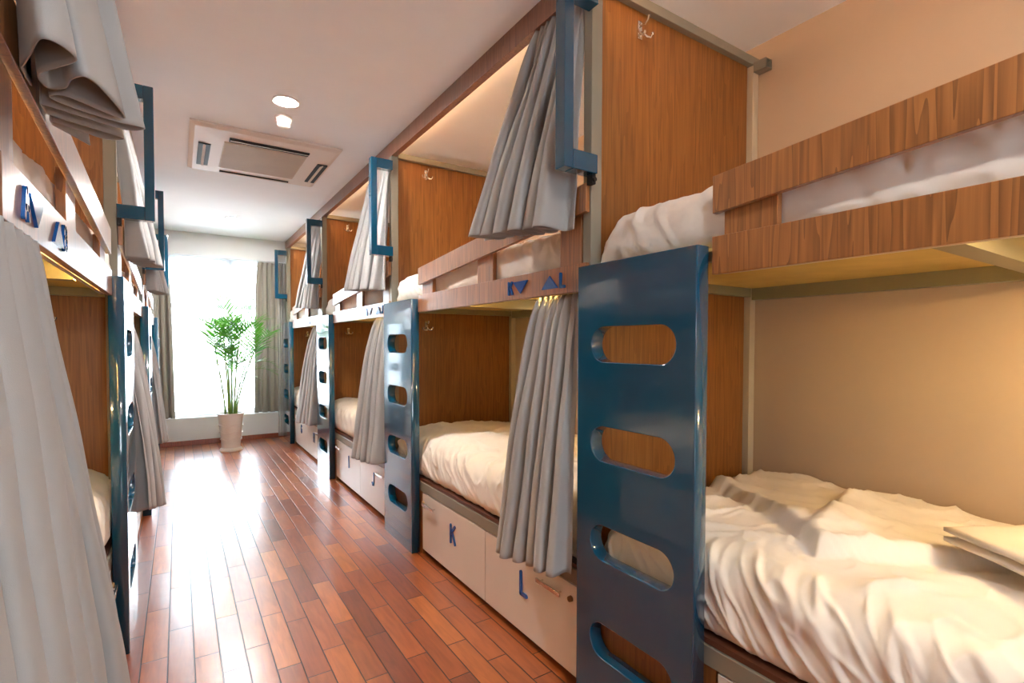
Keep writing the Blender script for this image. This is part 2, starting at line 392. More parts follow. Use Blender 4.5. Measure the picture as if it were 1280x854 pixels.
Y2 = PITCH
def add_partition(root, yp, flip, hooks=True, rail=True):
    bm = B(); box(bm, 0.058, 0.110, yp, yp+0.045, 0, 2.667, bev=0.003); obj('post', bm, M['steel'], root, flip=flip)
    bm = B(); box(bm, WALLX-0.048, WALLX-0.004, yp+0.004, yp+0.048, 0, 2.66, bev=0.002); obj('wall_post', bm, M['strip'], root, flip=flip)
    bm = B(); box(bm, 0.111, WALLX-0.056, yp+0.03, yp+0.048, 0.02, 2.664); obj('partition_panel', bm, M['panel'], root, flip=flip)
    bm = B(); box(bm, WALLX-0.056, WALLX-0.049, yp+0.036, yp+0.048, 0.02, 2.66); obj('seal_strip', bm, M['black'], root, flip=flip)
    bm = B(); box(bm, 0.112, WALLX-0.002, yp+0.002, yp+0.047, 2.66, 2.70, bev=0.002); obj('top_rail', bm, M['steel'], root, flip=flip)
    bm = B()
    for a in ((WALLX-0.05, WALLX-0.046, 2.625, 2.67), (WALLX-0.006, WALLX-0.002, 2.625, 2.67)): box(bm, a[0], a[1], yp-0.06, yp+0.002, a[2], a[3])
    for a in ((2.625, 2.629), (2.666, 2.67)): box(bm, WALLX-0.05, WALLX-0.002, yp-0.06, yp+0.002, *a)
    obj('rail_bracket', bm, M['steel'], root, flip=flip)
    bm = B(); box(bm, 0.112, WALLX-0.05, yp-0.002, yp+0.03, 1.56, 1.60, bev=0.002); obj('cross_beam', bm, M['steel2'], root, flip=flip)
    if hooks:
        for z in (2.585, 1.465):
            bm = B(); hook(bm, 0.335, yp+0.03, z); obj('coat_hook', bm, M['chrome'], root, smooth=True, angle=0.6, flip=flip)

def make_bunk(side, letters, ya, label, near_partition=False, order=0):
    flip = side == 'L'
    root = thing('bunk_bed', label, 'bunk bed', (XR if side == 'R' else XLF, ya, 0), 'bunk beds along the aisle')
    def P(name, bm, m, parent=None, **k): return obj(name, bm, m, parent or root, flip=flip, **k)
    add_partition(root, Y2, flip)
    if near_partition: add_partition(root, 0, flip, hooks=False)
    # ladder
    P('ladder', ladder_mesh(1.596, 2.104, 1.6136, 0.055, flip), M['blue'])
    # grab frame beside the upper berth
    bm = B(); ya_, yb_ = Y2-0.035, Y2+0.018
    box(bm, -0.098, -0.056, ya_, yb_, 1.95, 2.622, bev=0.003)
    box(bm, -0.056, 0.058, ya_, yb_, 1.95, 2.018, bev=0.003); box(bm, -0.056, 0.058, ya_, yb_, 2.554, 2.622, bev=0.003)
    P('grab_frame', bm, M['blue'])
    bm = B(); box(bm, 0.040, 0.057, Y2-0.025, Y2+0.004, 1.915, 1.949); cyl(bm, (0.048, Y2-0.033, 1.93), (0.048, Y2-0.025, 1.93), 0.008); P('frame_bracket', bm, M['black'])
    # front boards
    bm = B(); box(bm, 0.038, 0.057, 0.008, 1.575, 1.53, 1.635, bev=0.0015); P('fascia_board', bm, M['board'])
    bm = B(); vs = box(bm, 0.038, 0.057, 0.008, 1.575, 0, 0.104, bev=0.0015)
    for v in bm.verts: v.co.z += 1.700+0.078*(1.575-v.co.y)
    P('guard_rail', bm, M['board'])
    for (a, b_) in ((1.40, 1.55), (0.70, 0.85), (0.052, 0.18)):
        bm = B(); box(bm, 0.0575, 0.079, a, b_, 1.54, 1.745+0.078*(1.575-b_), bev=0.001); P('guard_bracket', bm, M['board'])
    # upper deck
    bm = B(); box(bm, 0.08, WALLX-0.05, 0.055, Y2-0.005, 1.60, 1.614); P('upper_deck', bm, M['ply'])
    bm = B()
    box(bm, WALLX-0.05, WALLX-0.006, 0.055, Y2-0.005, 1.545, 1.60)
    box(bm, 0.060, 0.090, 0.055, Y2-0.002, 1.572, 1.60)
    for yc in (0.50, 1.07):
        box(bm, 0.09, WALLX-0.05, yc-0.03, yc-0.026, 1.54, 1.60); box(bm, 0.09, WALLX-0.05, yc-0.03, yc+0.025, 1.536, 1.541)
    P('upper_frame', bm, M['steel2'])
    # lower deck
    bm = B(); box(bm, 0.056, 0.10, 0.050, Y2-0.002, 0.398, 0.456, bev=0.002); box(bm, WALLX-0.05, WALLX-0.006, 0.05, Y2-0.005, 0.398, 0.456); P('lower_frame', bm, M['steel'])
    bm = B(); box(bm, 0.064, WALLX-0.05, 0.05, Y2-0.005, 0.457, 0.474); P('lower_deck', bm, M['edgewood'])
    bm = B(); box(bm, 0.09, 0.105, 0.05, Y2-0.01, 0.0, 0.034); P('plinth', bm, M['black'])
    bm = B(); box(bm, 0.060, 0.078, 1.560, Y2-0.01, 0.0, 0.396); P('end_panel', bm, M['panel'])
    # drawers
    for k, (a, b_) in enumerate(((0.050, 0.768), (0.772, 1.552))):
        bm = B(); box(bm, 0.056, 0.074, a, b_, 0.036, 0.393, bev=0.0015)
        box(bm, 0.080, 0.60, a+0.03, b_-0.03, 0.045, 0.30)
        d = P('drawer', bm, M['drawer'])
        # handle at the outer end of each drawer
        y0, y1 = (0.145, 0.305) if k == 0 else (1.35, 1.51)
        bm = B(); box(bm, 0.030, 0.037, y0, y1, 0.326, 0.344, bev=0.001)
        for yy in (y0+0.02, y1-0.02): cyl(bm, (0.036, yy, 0.335), (0.057, yy, 0.335), 0.004)
        P('handle', bm, M['chrome'], d)
        yl = 0.10 if k == 0 else 1.532
        bm = B(); cyl(bm, (0.044, yl, 0.335), (0.057, yl, 0.335), 0.011, 0.012, 20); box(bm, 0.042, 0.0445, yl-0.0015, yl+0.0015, 0.329, 0.341); P('lock', bm, M['darkchrome'], d, smooth=True, angle=0.5)
        ch = letters[1-k] if side == 'R' else letters[k]
        P('letter_sign', glyph(ch, 0.425 if k == 0 else 1.125, 0.213, 0.096, 0.0085, side, 0.056), M['letter'], d, smooth=True, angle=0.5)
    # letters and arrows on the fascia
    ys = {'R': (0.508, 0.430, 0.219, 0.138), 'L': (0.138, 0.219, 0.430, 0.508)}[side]
    P('letter_sign', glyph(letters[0], ys[0], 1.557, 0.050, 0.0062, side, 0.038), M['letter'], smooth=True, angle=0.5)
    P('triangle_sign', tri(ys[1]-0.056, ys[1]+0.056, 1.554, 1.607, False, 0.038), M['letter'])
    P('triangle_sign', tri(ys[2]-0.053, ys[2]+0.053, 1.554, 1.607, True, 0.038), M['letter'])
    P('letter_sign', glyph(letters[1], ys[3], 1.557, 0.050, 0.0062, side, 0.038), M['letter'], smooth=True, angle=0.5)
    # curtain tracks; unseen light strips added behind the boards for a warm glow
    bm = B(); box(bm, 0.062, 0.076, 0.06, 1.56, 1.532, 1.546); P('curtain_track', bm, M['alu'])
    bm = B(); box(bm, 0.104, 0.118, 0.06, Y2-0.02, 2.700, 2.716); P('curtain_track', bm, M['alu'])
    bm = B(); box(bm, 0.0575, 0.0610, 0.08, 1.45, 1.553, 1.558); P('light_strip', bm, M['led'])
    bm = B(); box(bm, 0.106, 0.112, 0.10, Y2-0.1, 2.745, 2.751); P('light_strip', bm, M['led_up'])
    # round lamp, unseen, added under the upper deck to warm the bunk
    lamp = P('added_berth_lamp', _lamp_housing(), M['plastic'], smooth=True, angle=0.6)
    bm = B(); lathe(bm, [(0.001, 1.578), (0.040, 1.578), (0.040, 1.5755), (0.001, 1.5755)], 32, (0.70, 0.72, 0)); P('lens', bm, M['berth_on' if order else 'berth_dim'], lamp)
    return root
def _lamp_housing():
    bm = B(); lathe(bm, [(0.001, 1.5995), (0.056, 1.5995), (0.056, 1.584), (0.050, 1.578), (0.001, 1.578)], 32, (0.70, 0.72, 0)); return bm

RY = [1.42-PITCH+i*PITCH for i in range(4)]          # near partitions, right row
LY = [1.10+i*PITCH for i in range(3)]                # left row
RL = ['MN', 'KL', 'IJ', 'GH']; LL = ['AB', 'CD', 'EF']
rlab = ['oak bunk nearest on the right, its ladder large in the foreground',
        'oak bunk on the right marked K and L in blue letters',
        'oak bunk on the right marked I and J, between K L and the last one',
        'oak bunk marked G and H, last on the right before the window']
llab = ['oak bunk nearest on the left, marked A and B',
        'oak bunk on the left behind the A B bunk, second from the camera',
        'oak bunk on the left farthest away, next to the window drape']
for i in range(4): make_bunk('R', RL[i], RY[i], rlab[i], order=int(i == 0))
for i in range(3): make_bunk('L', LL[i], LY[i], llab[i], near_partition=(i == 0), order=int(i == 0))

# ------------------------------------------------------------------ duvets
def ridged(p):
    n = noise.noise(p); return (1-abs(n)*2.0)
def crisp(p):
    # mostly zero with narrow raised creases
    n = abs(noise.noise(p)); return max(0.0, 1-n*5.5)**1.5
def sm(a, b_, x):
    t = max(0, min(1, (x-a)/(b_-a))); return t*t*(3-2*t)
def seg_d(p, a, b_):
    ax, ay = a; bx, by = b_; px, py = p
    dx, dy = bx-ax, by-ay; t = ((px-ax)*dx+(py-ay)*dy)/(dx*dx+dy*dy); t = max(0, min(1, t))
    qx, qy = ax+t*dx, ay+t*dy
    s = dx*(py-ay)-dy*(px-ax)
    return math.hypot(px-qx, py-qy), s, t
def catmull(pts, n):
    out = []
    P = [Vector(p) for p in pts]; P = [P[0]*2-P[1]]+P+[P[-1]*2-P[-2]]
    m = len(P)-3
    for k in range(n):
        t = k/(n-1)*m; i = min(int(t), m-1); t -= i
        a, b_, c, d = P[i:i+4]
        out.append(0.5*((2*b_)+(c-a)*t+(2*a-5*b_+4*c-d)*t*t+(3*b_-a-3*c+d)*t**3))
    return out
def duvet(prof, y0, y1, zb, seed, nu, nv, side, root_loc, label, group, near=False, amp=1.0):
    """closed puffy quilt: profile (x,z) swept along y, rounded ends, noise folds"""
    pr = catmull([(p[0], p[1], 0) for p in prof], nu)
    nor = []
    for i in range(nu):
        d = pr[min(i+1, nu-1)]-pr[max(i-1, 0)]; nor.append(Vector((-d.y, d.x, 0)).normalized())
    bm = B(); rows = []
    sd = seed*17.3
    for j in range(nv):
        v = j/(nv-1); y = y0+(y1-y0)*v
        de = min(y-y0, y1-y); R = 0.10
        e = math.sqrt(max(0, 1-(1-min(de, R)/R)**2)) if de < R else 1.0
        row = []
        for i in range(nu):
            p = pr[i]; n = nor[i]; x, z = p.x, p.y
            side_w = sm(0.12, 0.02, x-prof[2][0])            # 1 on the front drop
            q = Vector((x*3.0+sd, y*3.0, z*2))
            w = noise.noise_vector(q)*0.25
            lump = noise.noise(Vector((x*2.2+sd, y*1.7+3, 1.0)))*0.022+noise.noise(Vector((x*6+sd, y*5, 2.0)))*0.008
            top = crisp(Vector((x*4.0+w.x*2+sd, y*2.4+x*1.5+w.y*3, 21)))*0.014+crisp(Vector((x*9-y*5+w.y*3+sd, y*6+x*4, 25)))*0.007+ridged(Vector((x*5.5+w.x*2+sd, y*3.0+x*2.0+w.y*3, 5)))*0.008+ridged(Vector((x*11+y*5+sd+w.x*3, y*9-x*3+w.y*2, 9)))*0.004+ridged(Vector((x*21-y*8+sd+w.y*5, y*17+x*9, 13)))*0.0018
            frt = crisp(Vector((y*6.5+w.x*2-z*5, z*3.0+sd, 33)))*0.016+crisp(Vector((y*14-z*10+w.y*3, z*6+sd, 36)))*0.010+ridged(Vector((y*9.5+w.x*2+z*2.2, z*3.0+sd, 3)))*0.006+ridged(Vector((y*20+w.x*4-z*9, z*6+sd, 6)))*0.004
            tuck = 1-0.75*sm(0.07, 0.0, z-zb)
            dsp = (lump*(1-side_w*0.5)+top*(1-side_w)+frt*side_w)*amp*tuck
            if near:
                X, Y = XR+x, root_loc[1]+y
                line = [(1.93, 1.46), (1.80, 1.16), (1.70, 0.95), (1.56, 0.80), (1.47, 0.70), (1.56, 0.60), (1.70, 0.50), (1.90, 0.36), (2.0, 0.0)]
                best = 9; sg = 0
                for a, b_ in zip(line, line[1:]):
                    dd, s, _ = seg_d((X, Y), a, b_)
                    if dd < best: best, sg = dd, s
                d_ = best if sg > 0 else -best                # positive = wall side
                if x > 0.10: dsp += 0.030*sm(-0.010, 0.012, d_)+0.014*math.exp(-((d_-0.03)/0.035)**2)-0.006*math.exp(-((d_+0.015)/0.02)**2)
                dd, s, t = seg_d((X, Y), (1.49, 0.72), (2.20, 0.90))
                side2 = 1 if s > 0 else -1
                dsp += 0.040*math.exp(-(dd/(0.035 if side2 > 0 else 0.09))**2)*sm(0, 0.25, t)*sm(1.0, 0.7, t)
                dd, s, t = seg_d((X, Y), (1.80, 1.22), (1.50, 0.74)); dsp -= 0.004*math.exp(-(dd/0.01)**2)
            x2 = x+n.x*dsp; z2 = z+n.y*dsp
            z2 = zb+(z2-zb)*(0.04+0.96*e); x2 = x2+(0.55-x2)*0.02*(1-e)
            yy = y+ (0.006*noise.noise(Vector((x*5, z*7, sd))))
            if x2 > WALLX-0.02: x2 = WALLX-0.02
            x2 = max(x2, 0.0605 if zb < 1 else 0.081)
            row.append(bm.verts.new((x2, yy, max(z2, zb))))
        rows.append(row)
    for a, b_ in zip(rows, rows[1:]):
        for i in range(nu-1): bm.faces.new((a[i], a[i+1], b_[i+1], b_[i]))
        bm.faces.new((a[-1], a[0], b_[0], b_[-1]))
    bm.faces.new(rows[0]); bm.faces.new(rows[-1][::-1])
    o = obj('duvet', bm, M['duvet'], smooth=True, flip=(side == 'L'))
    o.location = root_loc
    return tag(o, label, 'duvet', group)
LOW = [(0.11, 0.476), (0.082, 0.50), (0.080, 0.58), (0.090, 0.655), (0.140, 0.712), (0.26, 0.738), (0.5, 0.735), (0.8, 0.722), (1.0, 0.71), (1.07, 0.69), (1.085, 0.60), (1.06, 0.476)]
UP = [(0.115, 1.616), (0.094, 1.64), (0.090, 1.70), (0.108, 1.765), (0.17, 1.805), (0.3, 1.825), (0.5, 1.83), (0.8, 1.82), (1.0, 1.80), (1.055, 1.77), (1.07, 1.69), (1.05, 1.616)]
def ordw(i): return ['nearest', 'second', 'third', 'last'][i]
for i in range(4):
    fine = i < 2
    lo = LOW
    duvet(lo, 0.075, Y2-0.03, 0.4755, 3+i*5, 150 if fine else 56, 320 if fine else 120, 'R', (XR, RY[i], 0),
          ['rumpled white duvet folded over on the lower right bunk nearest the camera', 'white duvet on the lower berth above drawers K and L',
           'white duvet on the lower right berth above drawers I and J', 'white duvet on the lower right berth above drawers G and H by the window'][i],
          'duvets on the lower bunks', near=(i == 0), amp=0.9)
    duvet(UP, 0.075, Y2-0.02, 1.6155, 31+i*7, 80 if fine else 50, 160 if fine else 100, 'R', (XR, RY[i], 0),
          ['white duvet on the upper right bunk nearest the camera', 'white duvet on the upper berth behind the K L fascia board',
           'white duvet on the upper right berth behind the I J fascia board', 'white duvet on the upper right berth closest to the window'][i],
          'duvets on the upper bunks', amp=0.75)
for i in range(3):
    duvet(LOW, 0.075, Y2-0.03, 0.4755, 60+i*5, 60, 120, 'L', (XLF, LY[i], 0),
          ['white duvet on the lower left bunk below letters A and B', 'white duvet on the lower left bunk second from the camera', 'white duvet on the lower left bunk farthest away'][i], 'duvets on the lower bunks')
    duvet(UP, 0.075, Y2-0.02, 1.6155, 80+i*7, 60, 120, 'L', (XLF, LY[i], 0),
          ['cream duvet on the upper left bunk behind the A B board', 'white duvet on the upper left bunk second from the camera', 'white duvet on the upper left bunk farthest away'][i], 'duvets on the upper bunks', amp=0.9)

# folded blanket on the nearest lower right bunk
bm = B()
rot = math.atan2(-0.54, 0.84)
for k, (w_, l_, z) in enumerate(((0.50, 0.46, 0.0), (0.485, 0.45, 0.024))):
    r = bmesh.ops.create_grid(bm, x_segments=30, y_segments=30, size=0.5); vs = r['verts']
    ext = bmesh.ops.extrude_face_region(bm, geom=list({f for v in vs for f in v.link_faces}))
    tv = [g for g in ext['geom'] if isinstance(g, bmesh.types.BMVert)]
    for v in tv: v.co.z += 0.022
    for v in vs+tv:
        x, y = v.co.x, v.co.y; u = max(abs(x), abs(y))*2
        rr = 1-0.5*sm(0.90, 1.0, u); top = v.co.z > 0.01
        zz = (0.022 if top else 0.0); zz = 0.011+(zz-0.011)*rr
        v.co = Vector(((x+0.5)*w_, (y-0.5)*l_, z+zz+0.004*noise.noise(Vector((x*5, y*5, k)))))
bl = obj('folded_blanket', bm, M['blanket'], smooth=True)
bl.location = (1.725, 0.50, 0.80); bl.rotation_euler = (0.0, -0.02, rot)
tag(bl, 'white blanket folded flat on the rumpled duvet at the right edge', 'blanket')

# ------------------------------------------------------------------ curtains
def curtain(top, bot, z0, z1, nfold, label, cat='curtain', group=None, name='curtain', m='curtain', seed=0, top_amp=0.012, bot_wav=0.0, nw=220, nh=60, ease=1.0, th=0.0024, heading=0.0, lim=None):
    """cloth hung from a pleated line 'top' down to the hem path 'bot' (xy points)"""
    T = catmull([(p[0], p[1], 0) for p in top], nw); Bt = catmull([(p[0], p[1], 0) for p in bot], nw)
    hz = lambda u: (z1(u) if callable(z1) else z1)
    # uniform arc length along the hem so that the folds keep their width
    acc = [0.0]
    for a, b_ in zip(Bt, Bt[1:]): acc.append(acc[-1]+(b_-a).length)
    bm = B(); rows = []
    d = (T[-1]-T[0]).normalized(); nn = Vector((-d.y, d.x, 0))
    random.seed(seed)
    for j in range(nh):
        v = j/(nh-1); row = []
        vv = v**ease
        for i in range(nw):
            u = i/(nw-1)
            t = T[i]+nn*top_amp*math.sin(u*nfold*2*PI)*(1-0.6*sm(0, 0.06, v)*heading)
            b_ = Bt[i]
            p = t.lerp(b_, vv)
            p = p+nn*(bot_wav*math.sin(u*nfold*2*PI+0.5*noise.noise(Vector((u*4, v*1.5, seed))))*sm(0, 0.5, v))
            n = noise.noise_vector(Vector((u*5, v*2.2, seed*3.1)))*0.012*sm(0, 0.25, v)
            n += noise.noise_vector(Vector((u*14, v*5, seed*1.7)))*0.004*sm(0, 0.25, v)
            z = z0+(hz(u)-z0)*v
            px_, py_ = p.x+n.x, p.y+n.y
            if lim: px_, py_ = lim(px_, py_, z)
            row.append(bm.verts.new((px_, py_, z+n.z*0.3)))
        rows.append(row)
    for a, b_ in zip(rows, rows[1:]):
        for i in range(nw-1): bm.faces.new((a[i], a[i+1], b_[i+1], b_[i]))
    o = obj(name, bm, M[m], smooth=True)
    s = o.modifiers.new('thick', 'SOLIDIFY'); s.thickness = th; s.offset = 0
    return tag(o, label, cat, group)
def zig(x0, y0, x1, y1, n, amp, swirl=0.35, seed=1, jit=0.25):
    """omega-folded path between two points"""
    random.seed(seed); out = []
    dx, dy = x1-x0, y1-y0; l = math.hypot(dx, dy); tx, ty = dx/l, dy/l; nx, ny = -ty, tx
    step = l/n
    for k in range(n+1):
        for ph, s in ((0, -1), (0.5, 1)):
            if k == n and ph: break
            u = (k+ph)/n; a = amp*(1+random.uniform(-jit, jit))*s
            c = u*l+random.uniform(-0.15, 0.15)*step
            w = step*swirl
            for q in (-w, w):
                out.append((x0+tx*(c+q)+nx*a, y0+ty*(c+q)+ny*a))
    return out
CU, CLW = 'curtains of the upper bunks', 'curtains of the lower bunks'
SGN = {'R': 1, 'L': -1}
def X(side, x): return (XR+x) if side == 'R' else (XLF-x)

# K L upper curtain (right, foreground)
def limit(side, ya, up=True):
    # keeps the cloth in front of the guard rail (or drawers) and clear of the post
    def f(x, y, z):
        lx = (x-XR) if side == 'R' else (XLF-x)
        if up: m = 0.031 if z < 1.98 else 0.031+(z-1.98)/(2.668-1.98)*0.075
        else: m = 0.030 if z < 1.0 else 0.030+(min(z, 1.5)-1.0)/0.5*0.060
        lx = min(lx, m+0.004*math.sin(y*60))
        y = max(y, ya+0.0505)
        return ((XR+lx) if side == 'R' else (XLF-lx)), y
    return f
def upper(side, ya, top_y, hem, zt, zb, n, label, seed, top_x=0.085, nw=260):
    T = [(X(side, top_x), ya+0.045), (X(side, top_x), ya+(0.045+top_y)/2), (X(side, top_x), ya+top_y)]
    Bp = [(X(side, x), ya+y) for x, y in hem]
    return curtain(T, Bp, zt, zb, n, label, group=CU, seed=seed, top_amp=0.014, nw=nw, nh=70, ease=0.85, lim=limit(side, ya))
def hempath(y0, y1, x0, x1, n, amp, seed):
    return zig(x0, y0, x1, y1, n, amp, 0.32, seed)
upper('R', RY[1], 0.40, hempath(0.07, 0.60, -0.035, -0.085, 6, 0.052, 5), 2.668, lambda u: 1.765+0.04*u, 9, 'grey curtain gathered at the upper K L bunk, behind the foreground grab frame', 5)
upper('R', RY[2], 0.50, hempath(0.06, 0.72, -0.02, -0.045, 6, 0.042, 9), 2.668, lambda u: 1.715+0.05*u, 9, 'grey curtain at the upper I J bunk, between two blue grab frames', 6)
upper('R', RY[3], 0.55, hempath(0.05, 0.85, 0.0, -0.02, 6, 0.04, 12), 2.668, lambda u: 1.70+0.05*u, 9, 'grey curtain at the upper right bunk by the window', 7)
# lower right curtains
def lower(side, ya, top0, top1, b0, b1, x0, x1, zb, n, label, seed, amp=0.022):
    T = [(X(side, 0.071), ya+top0), (X(side, 0.071), ya+(top0+top1)/2), (X(side, 0.071), ya+top1)]
    Bp = zig(X(side, x0-0.022), ya+b0, X(side, x1-0.022), ya+b1, max(4, n-2), amp*1.7, 0.26, seed)
    return curtain(T, Bp, 1.528, zb, n, label, group=CLW, seed=seed, top_amp=0.011, nw=240, nh=60, ease=0.6, lim=limit(side, ya, False))
lower('R', RY[1], 0.055, 0.345, 0.055, 0.49, 0.005, -0.01, lambda u: 0.46-0.045*u, 8, 'grey curtain half drawn at the lower K L bunk, beside the foreground ladder', 21)
lower('R', RY[2], 0.055, 0.36, 0.055, 0.60, 0.005, 0.0, lambda u: 0.46-0.05*u, 7, 'grey curtain at the lower I J bunk, beside the second blue ladder', 22)
lower('R', RY[3], 0.055, 0.40, 0.055, 0.95, 0.005, 0.0, lambda u: 0.46-0.08*u, 7, 'grey curtain at the lower G H bunk nearest the window', 23)
# left row
A = [(-.33, 1.22), (-.28, 1.26), (-.25, 1.21), (-.226, 1.197), (-.200, 1.13), (-.175, 1.06), (-.150, 1.062), (-.138, 1.10), (-.168, 1.15), (-.197, 1.20), (-.192, 1.25), (-.167, 1.236),
     (-.150, 1.19), (-.127, 1.163), (-.105, 1.21), (-.080, 1.325), (-.112, 1.315), (-.165, 1.275), (-.19, 1.30), (-.155, 1.335), (-.10, 1.362), (-.050, 1.372), (-.085, 1.405), (-.15, 1.375),
     (-.215, 1.345), (-.245, 1.36), (-.20, 1.405), (-.150, 1.43), (-.105, 1.462), (-.14, 1.49), (-.19, 1.455), (-.235, 1.43), (-.20, 1.50), (-.168, 1.56)]
T = [(-0.27, 1.15), (-0.268, 1.25), (-0.262, 1.35), (-0.255, 1.44)]
curtain(T, A, 2.668, lambda u: 1.80, 9, 'large grey curtain bunched at the upper left corner, hem seen from below', group=CU, seed=31, top_amp=0.014, nw=420, nh=80, ease=0.9, th=0.003, lim=lambda x, y, z: (max(x, -0.219 if z < 1.98 else -0.222-(z-1.98)*0.1), y))
upper('L', LY[1], 0.40, hempath(0.05, 0.45, 0.0, -0.075, 6, 0.045, 15), 2.668, lambda u: 1.77, 9, 'grey curtain at the upper left bunk, below the nearest left grab frame', 33)
upper('L', LY[2], 0.42, hempath(0.05, 0.50, 0.0, -0.07, 6, 0.045, 18), 2.668, lambda u: 1.78, 8, 'grey curtain at the upper left bunk farthest away', 34)
T = [(-0.236, 0.86), (-0.236, 1.10), (-0.236, 1.325)]
Bp = zig(-0.185, 0.60, -0.150, 1.48, 7, 0.058, 0.28, 41)
curtain(T, Bp, 1.528, lambda u: 0.40+0.02*u, 8, 'grey beige curtain filling the lower left corner, hanging at the A B bunk', group=CLW, seed=41, top_amp=0.012, nw=360, nh=70, ease=0.9, th=0.003, lim=lambda x, y, z: (max(x, -0.245), y))
lower('L', LY[1], 0.055, 0.33, 0.06, 0.75, 0.0, -0.045, lambda u: 0.46-0.17*u, 7, 'grey curtain at the lower left bunk behind the nearest left ladder', 43)
lower('L', LY[2], 0.055, 0.36, 0.06, 0.75, 0.0, -0.04, lambda u: 0.46-0.1*u, 7, 'grey curtain at the lower left bunk farthest away', 44)

# window curtains
yh = YB+0.045
curtain([(-0.72, YB+0.14), (1.2, YB+0.14), (1.95, YB+0.14)], [(-0.72, YB+0.14), (1.2, YB+0.14), (1.95, YB+0.14)], 2.470, 0.362, 34, 'white sheer voile glowing across the whole window', 'curtain', name='sheer_curtain', m='sheer', seed=51, top_amp=0.012, bot_wav=0.012, nw=500, nh=20, th=0.0)
curtain([(-0.2, -2.05), (0.55, -2.05), (1.3, -2.05)], [(-0.2, -2.05), (0.55, -2.05), (1.3, -2.05)], 2.6, 0.6, 16, 'white sheer voile over the unseen added window behind the camera', 'curtain', name='sheer_curtain', m='sheer', seed=52, top_amp=0.012, bot_wav=0.012, nw=240, nh=12, th=0.0)  # unseen voile that dims the added rear window
for o in bpy.data.objects:
    if o.name.startswith('sheer_curtain'):
        for md in list(o.modifiers): o.modifiers.remove(md)
Bp = zig(0.90, yh+0.02, 1.72, yh+0.02, 8, 0.03, 0.25, 61)
curtain([(0.94, yh+0.01), (1.3, yh+0.01), (1.68, yh+0.01)], Bp, 2.461, 0.358, 12, 'grey pleated drape hanging on the right of the window behind the palm', 'drape', name='window_drape', m='drape', seed=61, top_amp=0.018, nw=260, nh=50, ease=0.4, th=0.003)
Bp = zig(-0.70, yh+0.02, -0.06, yh+0.02, 7, 0.03, 0.25, 63)
curtain([(-0.70, yh+0.01), (-0.4, yh+0.01), (-0.12, yh+0.01)], Bp, 2.461, 0.358, 10, 'grey drape hanging on the left side of the window', 'drape', name='window_drape', m='drape', seed=63, top_amp=0.018, nw=220, nh=50, ease=0.4, th=0.003)
Bp = zig(1.17, YB-0.035, 1.27, YB-0.035, 3, 0.012, 0.25, 65)
curtain([(1.17, YB-0.03), (1.22, YB-0.03), (1.27, YB-0.03)], Bp, 2.46, 0.02, 3, 'narrow pale curtain reaching the floor beside the farthest right ladder', 'curtain', name='window_drape', m='sheer', seed=65, top_amp=0.008, nw=60, nh=40, th=0.0)
bm = B(); cyl(bm, (-0.8, YB+0.055, 2.4685), (2.0, YB+0.055, 2.4685), 0.006); o = obj('curtain_rail', bm, M['alu'], smooth=True, angle=0.6); tag(o, 'thin metal rail carrying the window drapes under the header', 'curtain rail')

# ------------------------------------------------------------------ ceiling fixtures
ac = thing('air_conditioner', 'white square cassette air conditioner set flush in the ceiling', 'air conditioner', (0.555, 4.387, HC))
bm = B(); hx, hy = 0.479, 0.517
ring = [(hx, hy, 0.0), (hx, hy, -0.012), (hx-0.03, hy-0.03, -0.028), (0.285, 0.312, -0.034)]
rs = [[bm.verts.new((sx*a, sy*b_, z)) for sx, sy in ((-1, -1), (1, -1), (1, 1), (-1, 1))] for a, b_, z in ring]
# cut: the panel is a tray with four slot recesses built as separate dark pieces
for a, b_ in zip(rs, rs[1:]):
    for k in range(4): bm.faces.new((a[k], a[(k+1) % 4], b_[(k+1) % 4], b_[k]))
bm.faces.new(rs[0]); bm.faces.new(rs[-1][::-1])
obj('face_panel', bm, M['plastic'], ac)
bm = B(); box(bm, -0.272, 0.272, -0.300, 0.300, -0.040, -0.030, bev=0.002)
for k in range(40): y = -0.29+0.58*k/39; box(bm, -0.266, 0.266, y-0.003, y+0.003, -0.043, -0.039)
obj('intake_grille', bm, M['grille'], ac)
def slot(cx, cy, w, l):
    bm = B(); box(bm, cx-w/2, cx+w/2, cy-l/2, cy+l/2, -0.0375, -0.026); s = obj('air_slot', bm, M['dark'], ac)
    bm = B()
    if w > l: 
        box(bm, -w/2+0.006, w/2-0.006, -l*0.30, l*0.10, -0.002, 0.002)
    else: box(bm, -w*0.30, w*0.12, -l/2+0.006, l/2-0.006, -0.002, 0.002)
    v = obj('louvre', bm, M['plastic'], s); v.location = (cx, cy, -0.040)
    v.rotation_euler = (0.35 if w > l else 0, 0 if w > l else (0.5 if cx < 0 else -0.5), 0)
slot(0.015, -0.352, 0.52, 0.070); slot(0.0, 0.425-0.0, 0.52, 0.030); slot(-0.385, 0.07, 0.075, 0.50); slot(0.412, 0.07, 0.075, 0.50)

